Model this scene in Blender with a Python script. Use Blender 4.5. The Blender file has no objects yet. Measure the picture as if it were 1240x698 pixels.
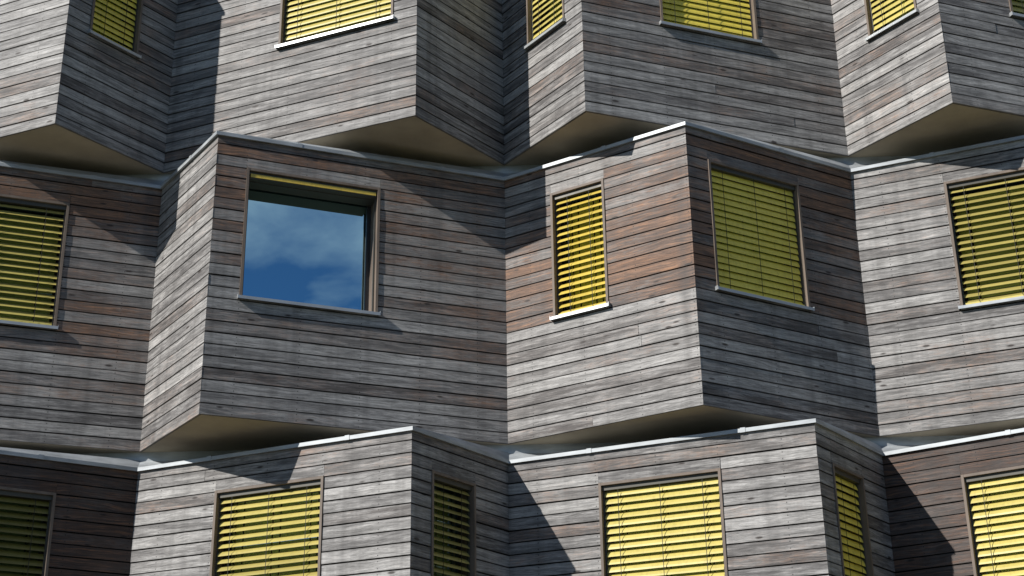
import bpy, math, random
import numpy as np
from mathutils import Matrix, Vector
random.seed(11)
scene=bpy.context.scene
ZC=1.6                      # eye height of the photographer
D=14.4918                   # valley line of the facade
X0=-0.3686; W=3.7425
# ------------------------------------------------------------------ node helpers
def new_mat(name):
    m=bpy.data.materials.new(name); m.use_nodes=True
    nt=m.node_tree; nt.nodes.clear()
    o=nt.nodes.new('ShaderNodeOutputMaterial')
    return m,nt,o
class G:
    def __init__(s,nt): s.nt=nt
    def n(s,t,**k):
        x=s.nt.nodes.new(t)
        for a,b in k.items():
            if a=='inp':
                for i,v in b.items():
                    if isinstance(v,bpy.types.NodeSocket): s.nt.links.new(v,x.inputs[i])
                    else: x.inputs[i].default_value=v
            else: setattr(x,a,b)
        return x
    def math(s,op,a,b=0.0,c=0.0,clamp=False):
        x=s.n('ShaderNodeMath',operation=op,use_clamp=clamp,inp={0:a,1:b})
        if op in('MULTIPLY_ADD',): 
            if isinstance(c,bpy.types.NodeSocket): s.nt.links.new(c,x.inputs[2])
            else: x.inputs[2].default_value=c
        return x.outputs[0]
    def mix(s,f,a,b,mode='MIX'):
        x=s.n('ShaderNodeMix',data_type='RGBA',blend_type=mode)
        for i,v in ((0,f),(6,a),(7,b)):
            if isinstance(v,bpy.types.NodeSocket): s.nt.links.new(v,x.inputs[i])
            else: x.inputs[i].default_value=v if i==0 else (*v,1)
        return x.outputs[2]
    def ramp(s,f,st):
        x=s.n('ShaderNodeValToRGB'); cr=x.color_ramp
        while len(cr.elements)<len(st): cr.elements.new(.5)
        for e,(p,c) in zip(cr.elements,st):
            e.position=p; e.color=(c,c,c,1) if not isinstance(c,tuple) else (*c,1)
        s.nt.links.new(f,x.inputs[0]); return x.outputs[0]
    def noise(s,vec,scale=1,detail=3,rough=.5,dist=0):
        x=s.n('ShaderNodeTexNoise',inp={'Vector':vec,'Scale':scale,'Detail':detail,'Roughness':rough,'Distortion':dist}); return x.outputs[0]
    def scale(s,vec,v):
        return s.n('ShaderNodeVectorMath',operation='MULTIPLY',inp={0:vec,1:v}).outputs[0]
def bsdf(nt,o,**k):
    b=nt.nodes.new('ShaderNodeBsdfPrincipled')
    for a,v in k.items():
        a=a.replace('_',' ')
        if isinstance(v,bpy.types.NodeSocket): nt.links.new(v,b.inputs[a])
        else: b.inputs[a].default_value=v if not isinstance(v,tuple) else (*v,1)
    nt.links.new(b.outputs[0],o.inputs[0]); return b
NB=25; H=3.0; BH=H/NB
# ------------------------------------------------------------------ materials
def wood_material(name='weathered_timber_boards',dim=1.0):
    m,nt,o=new_mat(name); g=G(nt)
    uv=g.n('ShaderNodeUVMap',uv_map='UVMap').outputs[0]
    at=g.n('ShaderNodeAttribute',attribute_name='board').outputs['Color']
    sep=g.n('ShaderNodeSeparateColor',inp={0:at})
    rnd,brown,rnd2=sep.outputs[0],sep.outputs[1],sep.outputs[2]
    pos=g.n('ShaderNodeNewGeometry').outputs['Position']
    warp=g.noise(g.scale(uv,(1.4,4,1)),1,3,.5)
    wv=g.n('ShaderNodeCombineXYZ',inp={1:g.math('MULTIPLY',warp,.13)}).outputs[0]
    uvw=g.n('ShaderNodeVectorMath',operation='ADD',inp={0:uv,1:wv}).outputs[0]
    fine=g.noise(g.scale(uvw,(6,130,1)),1,7,.8)
    mid=g.noise(g.scale(uvw,(1.8,52,1)),1,6,.7)
    blot=g.noise(g.scale(uv,(1.5,15,1)),1,6,.72)
    spot=g.noise(g.scale(uv,(9,44,1)),1,6,.8)
    big=g.noise(pos,1.1,4,.6)
    grey=g.mix(rnd,(.150,.141,.137),(.380,.366,.350))
    grey=g.mix(g.ramp(rnd2,[(.60,0),(.95,.78)]),grey,(.100,.084,.077))
    grey=g.mix(g.ramp(blot,[(.45,0),(.68,.6)]),grey,(.57,.555,.535))
    bc=g.mix(rnd2,(.075,.043,.031),(.20,.103,.057))
    bc=g.mix(g.ramp(mid,[(.5,0),(.72,.75)]),bc,(.44,.20,.08))
    bb=g.math('ADD',g.math('MULTIPLY',g.math('SUBTRACT',big,.5),2.2),g.math('MULTIPLY',g.math('SUBTRACT',blot,.5),2.0))
    bb=g.math('ADD',bb,g.math('MULTIPLY',g.math('SUBTRACT',spot,.5),2.6))
    bb=g.math('ADD',bb,g.math('MULTIPLY',g.math('SUBTRACT',rnd2,.5),.55))
    bf=g.math('ADD',bb,g.math('SUBTRACT',g.math('MULTIPLY',brown,1.5),.42),clamp=True)
    bf=g.math('MULTIPLY',bf,.9)
    col=g.mix(bf,grey,bc)
    gr=g.ramp(fine,[(.25,.30),(.5,1.0),(.78,1.65)])
    col=g.mix(1.0,col,gr,'MULTIPLY')
    gm=g.ramp(mid,[(.28,.36),(.5,1.0),(.75,1.42)])
    col=g.mix(.9,col,gm,'MULTIPLY')
    gb=g.ramp(blot,[(.25,.50),(.5,1.0),(.75,1.15)])
    col=g.mix(.85,col,gb,'MULTIPLY')
    gs=g.ramp(spot,[(.25,.42),(.5,1.0),(.8,1.4)])
    col=g.mix(.8,col,gs,'MULTIPLY')
    kv=g.n('ShaderNodeTexVoronoi',feature='F1',inp={'Vector':g.scale(uv,(2.6,8.5,1)),'Scale':1.0,'Randomness':1.0})
    k=g.ramp(kv.outputs['Distance'],[(.07,1),(.13,0)])
    kr=g.math('MULTIPLY',k,g.ramp(g.n('ShaderNodeSeparateColor',inp={0:kv.outputs['Color']}).outputs[0],[(.35,0),(.37,.92)]))
    col=g.mix(kr,col,(.030,.020,.016))
    st=g.noise(g.scale(pos,(7,7,.35)),1,3,.6)
    col=g.mix(g.ramp(st,[(.48,0),(.78,.45)]),col,(.065,.060,.058))
    su=g.n('ShaderNodeSeparateXYZ',inp={0:g.n('ShaderNodeUVMap',uv_map='Local').outputs[0]})
    du=g.math('SUBTRACT',g.math('FRACT',g.math('DIVIDE',su.outputs[0],.62)),.5)
    du=g.math('MULTIPLY',du,.62)
    dv=g.math('SUBTRACT',g.math('ABSOLUTE',g.math('SUBTRACT',su.outputs[1],BH/2)),.032)
    dd=g.math('SQRT',g.math('ADD',g.math('MULTIPLY',du,du),g.math('MULTIPLY',dv,dv)))
    sc=g.math('LESS_THAN',dd,.006)
    col=g.mix(g.math('MULTIPLY',sc,.8),col,(.025,.023,.022))
    ev=g.math('ABSOLUTE',g.math('SUBTRACT',su.outputs[1],BH/2))
    col=g.mix(g.ramp(ev,[(BH/2-.014,0),(BH/2-.005,.45)]),col,(.045,.040,.038))
    if dim<1: col=g.mix(1.0,col,(dim,dim*.93,dim*.90),'MULTIPLY')
    bump=g.n('ShaderNodeBump',inp={'Strength':.7,'Distance':.004,'Height':g.math('ADD',g.math('MULTIPLY',fine,.5),mid)})
    bsdf(nt,o,Base_Color=col,Roughness=.66,Normal=bump.outputs[0])
    return m
WOOD=wood_material()
SHADEWOOD=wood_material('shade_dimmed_brown_boards',.55)  # reddish brown boards, shade multiplied into their colour
def simple(name,col,rough=.6,metal=0,var=.25,scale=(6,6,6),bump=0.0,bscale=40):
    m,nt,o=new_mat(name); g=G(nt)
    pos=g.n('ShaderNodeNewGeometry').outputs['Position']
    nz=g.noise(g.scale(pos,scale),1,5,.6)
    c=g.mix(nz,tuple(x*(1-var*1.3) for x in col),tuple(min(1,x*(1+var)) for x in col))
    k={}
    if bump:
        k['Normal']=g.n('ShaderNodeBump',inp={'Strength':bump,'Distance':.01,'Height':g.noise(pos,bscale,4,.6)}).outputs[0]
    bsdf(nt,o,Base_Color=c,Roughness=g.math('MULTIPLY_ADD',nz,.3,rough-.15),Metallic=metal,**k)
    return m
BACK=simple('dark_batten_backing',(.010,.010,.010),.9)
ZINC=simple('zinc_flashing',(.45,.475,.49),.5,.25,.6,(3,3,14))
ALU=simple('aluminium_sill',(.50,.52,.53),.42,.5,.25,(4,4,20))
SOFF=simple('soffit_board',(.42,.36,.27),.8,0,.4,(1.5,1.5,1.5),.15,30)
FRAME=simple('weathered_window_timber',(.20,.155,.122),.65,0,.6,(9,9,2))
SASH=simple('dark_sash_paint',(.035,.035,.038),.45,0,.2)
RAIL=simple('guide_rail_metal',(.09,.085,.07),.5,.3,.2)
CONC=simple('base_concrete',(.30,.29,.27),.85,0,.25,(1,1,1),.3,20)
TAPE=simple('ladder_cord',(.03,.03,.02),.8)
def slat_mat(name,c0,c1):
    m,nt,o=new_mat(name); g=G(nt)
    pos=g.n('ShaderNodeNewGeometry').outputs['Position']
    nz=g.noise(g.scale(pos,(5,5,2)),1,4,.6)
    dirt=g.noise(g.scale(pos,(26,26,9)),1,5,.65)
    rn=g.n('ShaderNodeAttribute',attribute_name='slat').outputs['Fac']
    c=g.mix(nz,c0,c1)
    c=g.mix(g.math('MULTIPLY',rn,.40,clamp=True),c,tuple(x*.25 for x in c1))  # slat attribute darkens: random tone, dirt and painted shade
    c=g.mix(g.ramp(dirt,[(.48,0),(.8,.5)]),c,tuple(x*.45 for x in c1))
    bsdf(nt,o,Base_Color=c,Roughness=.36)
    return m
SLAT=slat_mat('yellow_blind_slat',(.60,.49,.12),(.74,.62,.19))
GOLD=slat_mat('golden_blind_slat',(.68,.48,.07),(.80,.62,.13))
BRIGHT=slat_mat('brightened_yellow_blind_slat',(.95,.74,.09),(.97,.80,.14))  # yellow slats lightened in colour to lift blinds on unlit faces
SHADY=slat_mat('shaded_yellow_blind_slat',(.16,.135,.03),(.22,.19,.045))  # yellow slats with the shade of the lower-left window in their colour
def glass_mat():
    m,nt,o=new_mat('reflective_window_glass'); g=G(nt)
    pos=g.n('ShaderNodeNewGeometry').outputs['Position']
    bmp=g.n('ShaderNodeBump',inp={'Strength':.06,'Distance':.02,'Height':g.noise(pos,1.4,1,.4)})
    d=g.n('ShaderNodeBsdfDiffuse',inp={'Color':(.012,.016,.018,1)})
    gl=g.n('ShaderNodeBsdfGlossy',inp={'Color':(.62,.93,1.0,1),'Roughness':.012,'Normal':bmp.outputs[0]})
    mx=g.n('ShaderNodeMixShader',inp={0:.95,1:d.outputs[0],2:gl.outputs[0]})
    nt.links.new(mx.outputs[0],o.inputs[0]); return m
GLASS=glass_mat()
# ------------------------------------------------------------------ mesh builder
class MB:
    def __init__(s): s.v=[];s.f=[];s.m=[];s.uv=[];s.lo=[];s.c=[];s.sl=[]
    def face(s,pts,mat=0,uv=None,lo=None,c=(0,0,0),sl=0):
        b=len(s.v); s.v+=pts; s.f.append(tuple(range(b,b+len(pts)))); s.m.append(mat)
        s.uv.append(uv or [(0,0)]*len(pts)); s.lo.append(lo or [(0,0)]*len(pts)); s.c.append(c); s.sl.append(sl)
    def hexa(s,P,mat=0,c=(0,0,0),uvf=None,sl=0):
        F=[(0,1,5,4),(2,3,7,6),(1,2,6,5),(3,0,4,7),(4,5,6,7),(3,2,1,0)]
        for f in F:
            s.face([P[i] for i in f],mat,[uvf[0][i] for i in f] if uvf else None,[uvf[1][i] for i in f] if uvf else None,c,sl)
    def obj(s,name,mats,parent=None):
        me=bpy.data.meshes.new(name); me.from_pydata([tuple(p) for p in s.v],[],s.f)
        for k in mats: me.materials.append(k)
        me.polygons.foreach_set('material_index',s.m)
        a=me.uv_layers.new(name='UVMap'); a.data.foreach_set('uv',[x for f in s.uv for p in f for x in p])
        a=me.uv_layers.new(name='Local'); a.data.foreach_set('uv',[x for f in s.lo for p in f for x in p])
        ca=me.color_attributes.new('board','FLOAT_COLOR','CORNER')
        ca.data.foreach_set('color',[x for f,c in zip(s.f,s.c) for _ in f for x in (*c,1)])
        fa=me.attributes.new('slat','FLOAT','FACE'); fa.data.foreach_set('value',[float(x) for x in s.sl])
        me.update()
        o=bpy.data.objects.new(name,me); scene.collection.objects.link(o)
        if parent: o.parent=parent
        return o
class Face:
    def __init__(s,A,B,z,aprev,anext):
        s.A=np.array(A);s.B=np.array(B);s.z=z
        e=s.B-s.A;s.L=float(np.linalg.norm(e));s.e=e/s.L;s.inn=np.array([-s.e[1],s.e[0]])
        s.al=math.atan2(e[1],e[0])
        s.tl=math.tan((s.al-aprev)/2);s.tr=math.tan((anext-s.al)/2)
    def p(s,u,d,z):
        q=s.A+s.e*u+s.inn*d; return (float(q[0]),float(q[1]),float(s.z+z))
    def ul(s,d): return s.tl*d
    def ur(s,d): return s.L-s.tr*d
    def box(s,mb,u0,u1,d0,d1,z0,z1,mat=0,zi=0,**k):
        U0=lambda d:s.ul(d) if u0 is None else u0
        U1=lambda d:s.ur(d) if u1 is None else u1
        P=[s.p(U0(d0),d0,z0),s.p(U1(d0),d0,z0),s.p(U1(d1),d1,z0+zi),s.p(U0(d1),d1,z0+zi),
           s.p(U0(d0),d0,z1),s.p(U1(d0),d0,z1),s.p(U1(d1),d1,z1+zi),s.p(U0(d1),d1,z1+zi)]
        mb.hexa(P,mat,**k)
def build_wall(F,win,brownf,parent,nm,dark=False):
    mb=MB()
    def board(u0,u1,z0,z1,row):
        a=F.ul(0) if u0 is None else u0; b=F.ur(0) if u1 is None else u1
        if b-a<.02 or z1-z0<.012: return
        zlo=row*BH
        cuts=[]
        if b-a>1.5 and random.random()<.18: cuts=[a+(b-a)*random.uniform(.2,.8)]
        segs=[];s=u0
        for c in cuts: segs.append((s,c-.0012));s=c+.0012
        segs.append((s,u1))
        for (q0,q1) in segs:
            aa=0 if q0 is None else q0; bb=F.L if q1 is None else q1
            j=random.uniform(-.003,.003); zj=random.uniform(-.002,.002)
            r1,r2,ou,ov=random.random(),random.random(),random.uniform(0,60),random.uniform(0,40)
            br=min(1,max(0,brownf((aa+bb)/2/F.L,(z0+z1)/2/H)+random.uniform(-.10,.10)))
            if dark: r2*=.35; r1*=.35
            U=[aa,bb,bb,aa]*2; Z=[z0]*4+[z1]*4; dd=[0,0,.022,.022]*2
            uv=[(x+ou,z+ov+d_) for x,z,d_ in zip(U,Z,dd)]; lo=[(x,z-zlo) for x,z in zip(U,Z)]
            F.box(mb,q0,q1,j,.026,z0+zj,z1+zj,0,zi=.004,c=(r1,br,r2),uvf=(uv,lo))
    g=.0062
    for r in range(NB):
        z0=r*BH+g;z1=(r+1)*BH-g
        if r==NB-1: z1=H-.012
        if win is None: board(None,None,z0,z1,r);continue
        u0,u1,w0,w1=win
        if z1<=w0 or z0>=w1: board(None,None,z0,z1,r);continue
        board(None,u0-.002,z0,z1,r);board(u1+.002,None,z0,z1,r)
        if z0<w0: board(u0,u1,z0,w0-.003,r)
        if z1>w1: board(u0,u1,w1+.003,z1,r)
    if win is None: F.box(mb,None,None,.029,.20,0.012,H-.02,1)
    else:
        u0,u1,w0,w1=win
        F.box(mb,None,None,.029,.20,0.012,w0-.004,1);F.box(mb,None,None,.029,.20,w1+.004,H-.02,1)
        F.box(mb,None,u0-.004,.029,.20,w0-.004,w1+.004,1);F.box(mb,u1+.004,None,.029,.20,w0-.004,w1+.004,1)
    return mb.obj(nm,[SHADEWOOD if dark else WOOD,BACK],parent)
def build_window(F,win,parent,tilt=22,raised=False,label=None,shade_dirt=0.0,slatm=None):
    u0,u1,w0,w1=win
    fr=MB(); t=.026; dO=-.012; dI=.29 if raised else .20
    dg=dI-.05
    F.box(fr,u0,u0+t,dO,dI,w0,w1,0);F.box(fr,u1-t,u1,dO,dI,w0,w1,0)
    F.box(fr,u0+t,u1-t,dO+.002,dI,w1-t,w1,0);F.box(fr,u0+t,u1-t,.03,dI,w0,w0+.012,0)
    a,b,c,d=u0+t,u1-t,w0+.014,w1-t
    s=.042
    F.box(fr,a,a+s,dg,dI-.003,c,d,1);F.box(fr,b-s,b,dg,dI-.003,c,d,1)
    F.box(fr,a+s,b-s,dg+.001,dI-.003,d-s,d,1);F.box(fr,a+s,b-s,dg+.001,dI-.003,c,c+s,1)
    wo=fr.obj('window',[FRAME,SASH],parent)
    if label: wo['label']=label
    gm=MB();F.box(gm,a+s-.004,b-s+.004,dg+.02,dg+.035,c+s-.004,d-s+.004,0)
    gm.obj('glass',[GLASS],wo)
    sm=MB()
    P=lambda u,dd,z:F.p(u,dd,z)
    e=.018
    sm.hexa([P(u0-e,-.045,w0-.012),P(u1+e,-.045,w0-.012),P(u1+e,.028,w0-.008),P(u0-e,.028,w0-.008),
             P(u0-e,-.045,w0-.002),P(u1+e,-.045,w0-.002),P(u1+e,.028,w0+.010),P(u0-e,.028,w0+.010)])
    F.box(sm,u0-e,u1+e,-.048,-.0455,w0-.034,w0-.002,0)
    F.box(sm,u0-e-.003,u0-e,-.045,.0,w0-.03,w0+.012,0);F.box(sm,u1+e,u1+e+.003,-.045,.0,w0-.03,w0+.012,0)
    F.box(sm,a,b,.0285,dg-.001,w0+.0125,w0+.022,0)
    sm.obj('sill',[ALU],wo)
    bl=MB()
    dc=.058
    if not raised:
        F.box(bl,a+.001,b-.001,.02,.10,d-.045,d-.001,1)
    F.box(bl,a+.001,a+.016,dc-.012,dc+.012,c+.01,d-.046,1);F.box(bl,b-.016,b-.001,dc-.012,dc+.012,c+.01,d-.046,1)
    sw=.080; pitch=.0735
    def slat(zc,ang,sl,sag=0.0):
        pts=[];n=4
        for i in range(n+1):
            q=(i/n-.5)*sw; bow=.007*(1-(2*i/n-1)**2)
            ca,sa=math.cos(ang),math.sin(ang)
            pts.append((dc-(q*sa+bow*ca), zc-(q*ca-bow*sa)))
        ua,ub=a+.018,b-.018
        for i in range(n):
            (d0,z0),(d1,z1)=pts[i],pts[i+1]
            bl.face([P(ua,d0,z0),P(ub,d0,z0+sag),P(ub,d1,z1+sag),P(ua,d1,z1)],0,sl=sl)
    if not raised:
        z=d-.075; end=c+.045
        while z>end:
            slat(z,math.radians(tilt+random.uniform(-3,3)),random.random()*.8+shade_dirt,random.uniform(-.004,.004)); z-=pitch
        F.box(bl,a+.018,b-.018,dc-.035,dc-.005,c+.008,c+.028,0)
        nc=2 if (b-a)<.9 else 3
        for i in range(nc):
            uc=a+(b-a)*((.14,.5,.86)[i] if nc==3 else (.28,.72)[i])
            F.box(bl,uc-.003,uc+.003,dc-.0465,dc-.0445,c+.02,d-.05,2)
            F.box(bl,uc-.007,uc+.007,dc+.044,dc+.046,c+.02,d-.05,2)
    else:
        # packed slats; dark box behind them added to darken the glass reflection
        F.box(bl,a+.001,b-.001,.085,dg-.002,d-.085,d-.001,1)
        F.box(bl,a+.001,b-.001,.02,.083,d-.026,d-.001,1)
        z=d-.030
        for i in range(6):
            F.box(bl,a+.018,b-.018,.002+random.uniform(-.003,.002),.080,z-.0062,z-.0008,0,sl=random.random()*.4);z-=.0066
        F.box(bl,a+.018,b-.018,.004,.084,z-.010,z-.002,1)
    bl.obj('blind',[slatm or SLAT,RAIL,TAPE],wo)
    return wo
# ------------------------------------------------------------------ building
bld=bpy.data.objects.new('apartment_building',None); scene.collection.objects.link(bld)
bld.location=(0,D,0)
bld['label']='zigzag apartment building clad in weathered grey timber boards with yellow blinds'
bld['category']='building'
WS,WH=1.24,2.65
V=[X0+k*W for k in range(-3,4)]
zT,zM,zB=7.4466+ZC,4.2743+ZC,4.1024-3+ZC
pr=1.17
typ={'A':2.872,'B':.868,'C':1.868}
winA=((1.40,2.81),(.29,.94)); winA1=((1.40,2.81),None); winA2=((.96,2.19),(.29,.95))
winB=((.47,1.14),(.92,2.10)); winC=((.58,1.23),(.26,1.44)); winC5=((.76,1.94),(.26,1.44))
def brn(kind):
    def f(x,y):
        if kind=='grey': return .13
        if kind=='m2': return (.58+.42*max(0,1-abs(y-.52)/.3)) if y>.41 else .06
        if kind=='m1': return .26+.60*max(0,y-.3)
        if kind=='m3': return .76 if y>.41 else .18
        if kind=='m0': return .32+.75*max(0,y-.25)
        if kind=='red': return .95
        if kind=='t1': return .28
        return .2
    return f
storeys=[
 ('T',zT,[('B',None),('A',(-4.948,1.157)),('A',(-1.242,1.140)),('B',(.496,1.138)),('B',(4.228,1.121)),('C',None)],
   [winB,(None,(.29,.94)),winA1,winB,winB,winC],[('grey','grey'),('grey','grey'),('t1','grey'),('grey','grey'),('t1','grey'),('grey','grey')]),
 ('M',zM,[('A',None),('B',None),('B',(-3.240,1.200)),('C',(1.497,1.155)),('A',None),('B',None)],
   [winA,(winB[0],(.69,2.16)),(None,(.31,1.715)),winC,((.95,2.17),(.29,.94)),winB],[('grey','grey'),('grey','m0'),('grey','m1'),('m2','m3'),('grey','grey'),('grey','grey')]),
 ('B',zB,[('C',None),('C',None),('A',(-1.231,1.215)),('A',(2.507,1.19)),('C',None),('A',None)],
   [winC,((.58,1.23),(.24,1.42)),winA2,winA2,(winC5[0],winC[1]),winA],[('grey','grey'),('m0','red'),('grey','grey'),('grey','grey'),('red','grey'),('grey','grey')]),
]
tilts={('M',1,1):44,('M',2,0):20,('M',3,0):42,('M',3,1):17,('M',4,0):44,('B',1,1):38,('B',2,0):44,('B',2,1):46,('B',3,0):34,('B',3,1):24,('B',4,0):34,
 ('T',1,1):22,('T',2,0):24,('T',3,0):28,('T',3,1):18,('T',4,0):26}
window_shade_dirt={('M',1,1):.5,('M',4,0):1.1,('M',3,0):0,('B',1,1):-.3,('B',2,0):.5,('B',2,1):.9,('M',3,1):-.7,('T',1,1):-.3,('T',3,1):-.6,('B',3,0):-.5,('B',4,0):-.4,('B',3,1):-.8,('T',2,0):-.4}  # slat darkening per window: dirt plus shade put into the colour
def offset_poly(pts,d):
    out=[];n=len(pts)
    for i,p in enumerate(pts):
        al=[]
        if i>0: al.append(math.atan2(pts[i][1]-pts[i-1][1],pts[i][0]-pts[i-1][0]))
        if i<n-1: al.append(math.atan2(pts[i+1][1]-pts[i][1],pts[i+1][0]-pts[i][0]))
        a=sum(al)/len(al); h=(al[-1]-al[0])/2
        out.append((p[0]-math.sin(a)*d/math.cos(h),p[1]+math.cos(a)*d/math.cos(h)))
    return out
for nm,z,mods,wins,br in storeys:
    poly=[(V[0],D)]
    for i,(t,pk) in enumerate(mods):
        px,pd=pk if pk else (V[i]+typ[t],pr)
        poly+= [(px,D-pd),(V[i+1],D)]
    angs=[math.atan2(poly[i+1][1]-poly[i][1],poly[i+1][0]-poly[i][0]) for i in range(len(poly)-1)]
    for i in range(len(poly)-1):
        ap=angs[i-1] if i>0 else angs[0]; an=angs[i+1] if i<len(angs)-1 else angs[-1]
        F=Face(poly[i],poly[i+1],z,ap,an)
        w=wins[i//2][i%2]
        if w is not None:
            w=(w[0],min(w[1],F.L-.15),WS,WH)
        k=br[i//2][i%2]
        wl=build_wall(F,w,brn(k),bld,'timber_wall',dark=(k=='red'))
        if k=='red': wl['label']='reddish brown timber boards with shade painted in'
        if w is not None:
            raised=(nm=='M' and i==5)
            sm_=None
            if (nm,i)==('M',6) or raised: sm_=GOLD
            elif (nm,i) in (('M',7),('T',7),('B',7),('T',3)): sm_=BRIGHT
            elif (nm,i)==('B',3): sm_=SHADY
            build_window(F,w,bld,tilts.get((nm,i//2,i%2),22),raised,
              label='window with raised yellow blind and glass reflecting blue sky' if raised else ('shaded window with yellow blind, shade painted into its colour' if sm_ is SHADY else None),
              shade_dirt=window_shade_dirt.get((nm,i//2,i%2),0),slatm=sm_)
    cp=MB(); zt=z+H
    o1=offset_poly(poly,-.030);o0=offset_poly(poly,-.002)
    n=len(poly)
    for i in range(n-1):
        a,b=o1[i],o1[i+1]; a2,b2=o0[i],o0[i+1]
        cp.face([(*a,zt-.038),(*b,zt-.038),(*b,zt),(*a,zt)])
        cp.face([(*a2,zt-.034),(*b2,zt-.034),(*b,zt-.038),(*a,zt-.038)])
        cp.face([(*a,zt),(*b,zt),(b[0],D+.06,zt+.10),(a[0],D+.06,zt+.10)])
        e=np.array(b)-np.array(a);L=np.linalg.norm(e);e/=L;nn=np.array([e[1],-e[0]])
        nj=2 if L>2.5 else 1
        for j in range(nj):
            s=L*(j+.6)/nj-.1
            q0=np.array(a)+e*s+nn*.004;q1=q0+e*.05
            cp.face([(*q0,zt-.041),(*q1,zt-.041),(*q1,zt+.006),(*q0,zt+.006)])
            r0=q0-nn*.10;r1=q1-nn*.10
            cp.face([(*q0,zt+.006),(*q1,zt+.006),(*r1,zt+.022),(*r0,zt+.022)])
    cp.obj('metal_flashing',[ZINC],bld)
    rb=MB()
    rb.hexa([(V[0],D+.05,zt+.02),(V[-1],D+.05,zt+.02),(V[-1],D+.3,zt+.02),(V[0],D+.3,zt+.02),(V[0],D+.05,zt+.2),(V[-1],D+.05,zt+.2),(V[-1],D+.3,zt+.2),(V[0],D+.3,zt+.2)],0)
    rb.obj('recess_band',[ZINC],bld)
    so=MB(); inn=offset_poly(poly,.03)
    for i in range(n-1):
        a,b=inn[i],inn[i+1]
        so.face([(*a,z+.010),(a[0],D+.3,z+.010),(b[0],D+.3,z+.010),(*b,z+.010)])
    so.obj('soffit',[SOFF],bld)
core=MB()
def cbox(mb,x0,x1,y0,y1,z0,z1,m=0):
    mb.hexa([(x0,y0,z0),(x1,y0,z0),(x1,y1,z0),(x0,y1,z0),(x0,y0,z1),(x1,y0,z1),(x1,y1,z1),(x0,y1,z1)],m)
cbox(core,V[0],V[-1],D+.302,D+9,2.6,zT+H+.1)
core.obj('rear_volume',[CONC],bld)
base=MB(); cbox(base,V[0],V[-1],D+.31,D+8.9,0,2.6); base.obj('base_wall',[CONC],bld)
for o in list(bld.children):
    o.location=(0,-D,0)
# ------------------------------------------------------------------ ground
def sheet(name,x0,x1,y0,y1,z,mat):
    mb=MB(); mb.face([(x0,y0,z),(x1,y0,z),(x1,y1,z),(x0,y1,z)]); o=mb.obj(name,[mat]); o['kind']='structure'; return o
GRASS=simple('grass_ground',(.05,.065,.025),.9,0,.4,(.6,.6,.6),.5,12)
PAVE=simple('concrete_paving',(.14,.13,.115),.85,0,.25,(1,1,1),.2,15)
sheet('ground',-600,600,-600,600,0,GRASS)
sheet('pavement',-14,14,5,D+.3,.06,PAVE)
# ------------------------------------------------------------------ camera
f=1800.3;pt,yw,rl=[math.radians(a) for a in (22.431,-1.2023,-0.8419)]
Fv=np.array([math.sin(yw)*math.cos(pt),math.cos(yw)*math.cos(pt),math.sin(pt)])
R=np.cross(Fv,[0,0,1]);R/=np.linalg.norm(R);U=np.cross(R,Fv)
R,U=R*math.cos(rl)+U*math.sin(rl),-R*math.sin(rl)+U*math.cos(rl)
cam=bpy.data.cameras.new('camera');co=bpy.data.objects.new('camera',cam);scene.collection.objects.link(co)
cam.sensor_width=36;cam.lens=36*f/1240;cam.clip_end=2000
M=Matrix(((R[0],U[0],-Fv[0],0),(R[1],U[1],-Fv[1],0),(R[2],U[2],-Fv[2],ZC),(0,0,0,1)))
co.matrix_world=M; scene.camera=co
# ------------------------------------------------------------------ light
L=Vector((1.52,1,-1.18)).normalized()
sun=bpy.data.lights.new('sun','SUN');sun.energy=5.0;sun.angle=math.radians(.5);sun.color=(1,.965,.91)
so=bpy.data.objects.new('sun',sun);scene.collection.objects.link(so);so.rotation_euler=L.to_track_quat('-Z','Y').to_euler();so.location=(-20,-10,30)
w=bpy.data.worlds.new('World');scene.world=w;w.use_nodes=True;nt=w.node_tree;nt.nodes.clear();g=G(nt)
sky=g.n('ShaderNodeTexSky',sky_type='NISHITA');sky.sun_disc=False
sky.sun_elevation=math.asin(-L.z);sky.sun_rotation=math.atan2(-L.x,-L.y)%(2*math.pi)
sky.dust_density=.3
tc=g.n('ShaderNodeTexCoord').outputs['Generated']
cn=g.noise(g.scale(tc,(8.0,8.0,17)),1.0,7,.52,.15)
cl=g.ramp(cn,[(.40,0),(.66,.8)])
sz=g.n('ShaderNodeSeparateXYZ',inp={0:tc}).outputs[2]
cl=g.math('MULTIPLY',cl,g.ramp(sz,[(.45,1),(.75,0)]))
sk=g.mix(1.0,sky.outputs[0],(.60,.97,1.42),'MULTIPLY')
mix=g.mix(cl,sk,(8.2,9.4,11.0))
bg=g.n('ShaderNodeBackground',inp={0:mix,1:.046})
o=g.n('ShaderNodeOutputWorld',inp={0:bg.outputs[0]})
scene.view_settings.view_transform='Standard';scene.view_settings.look='None';scene.view_settings.exposure=0
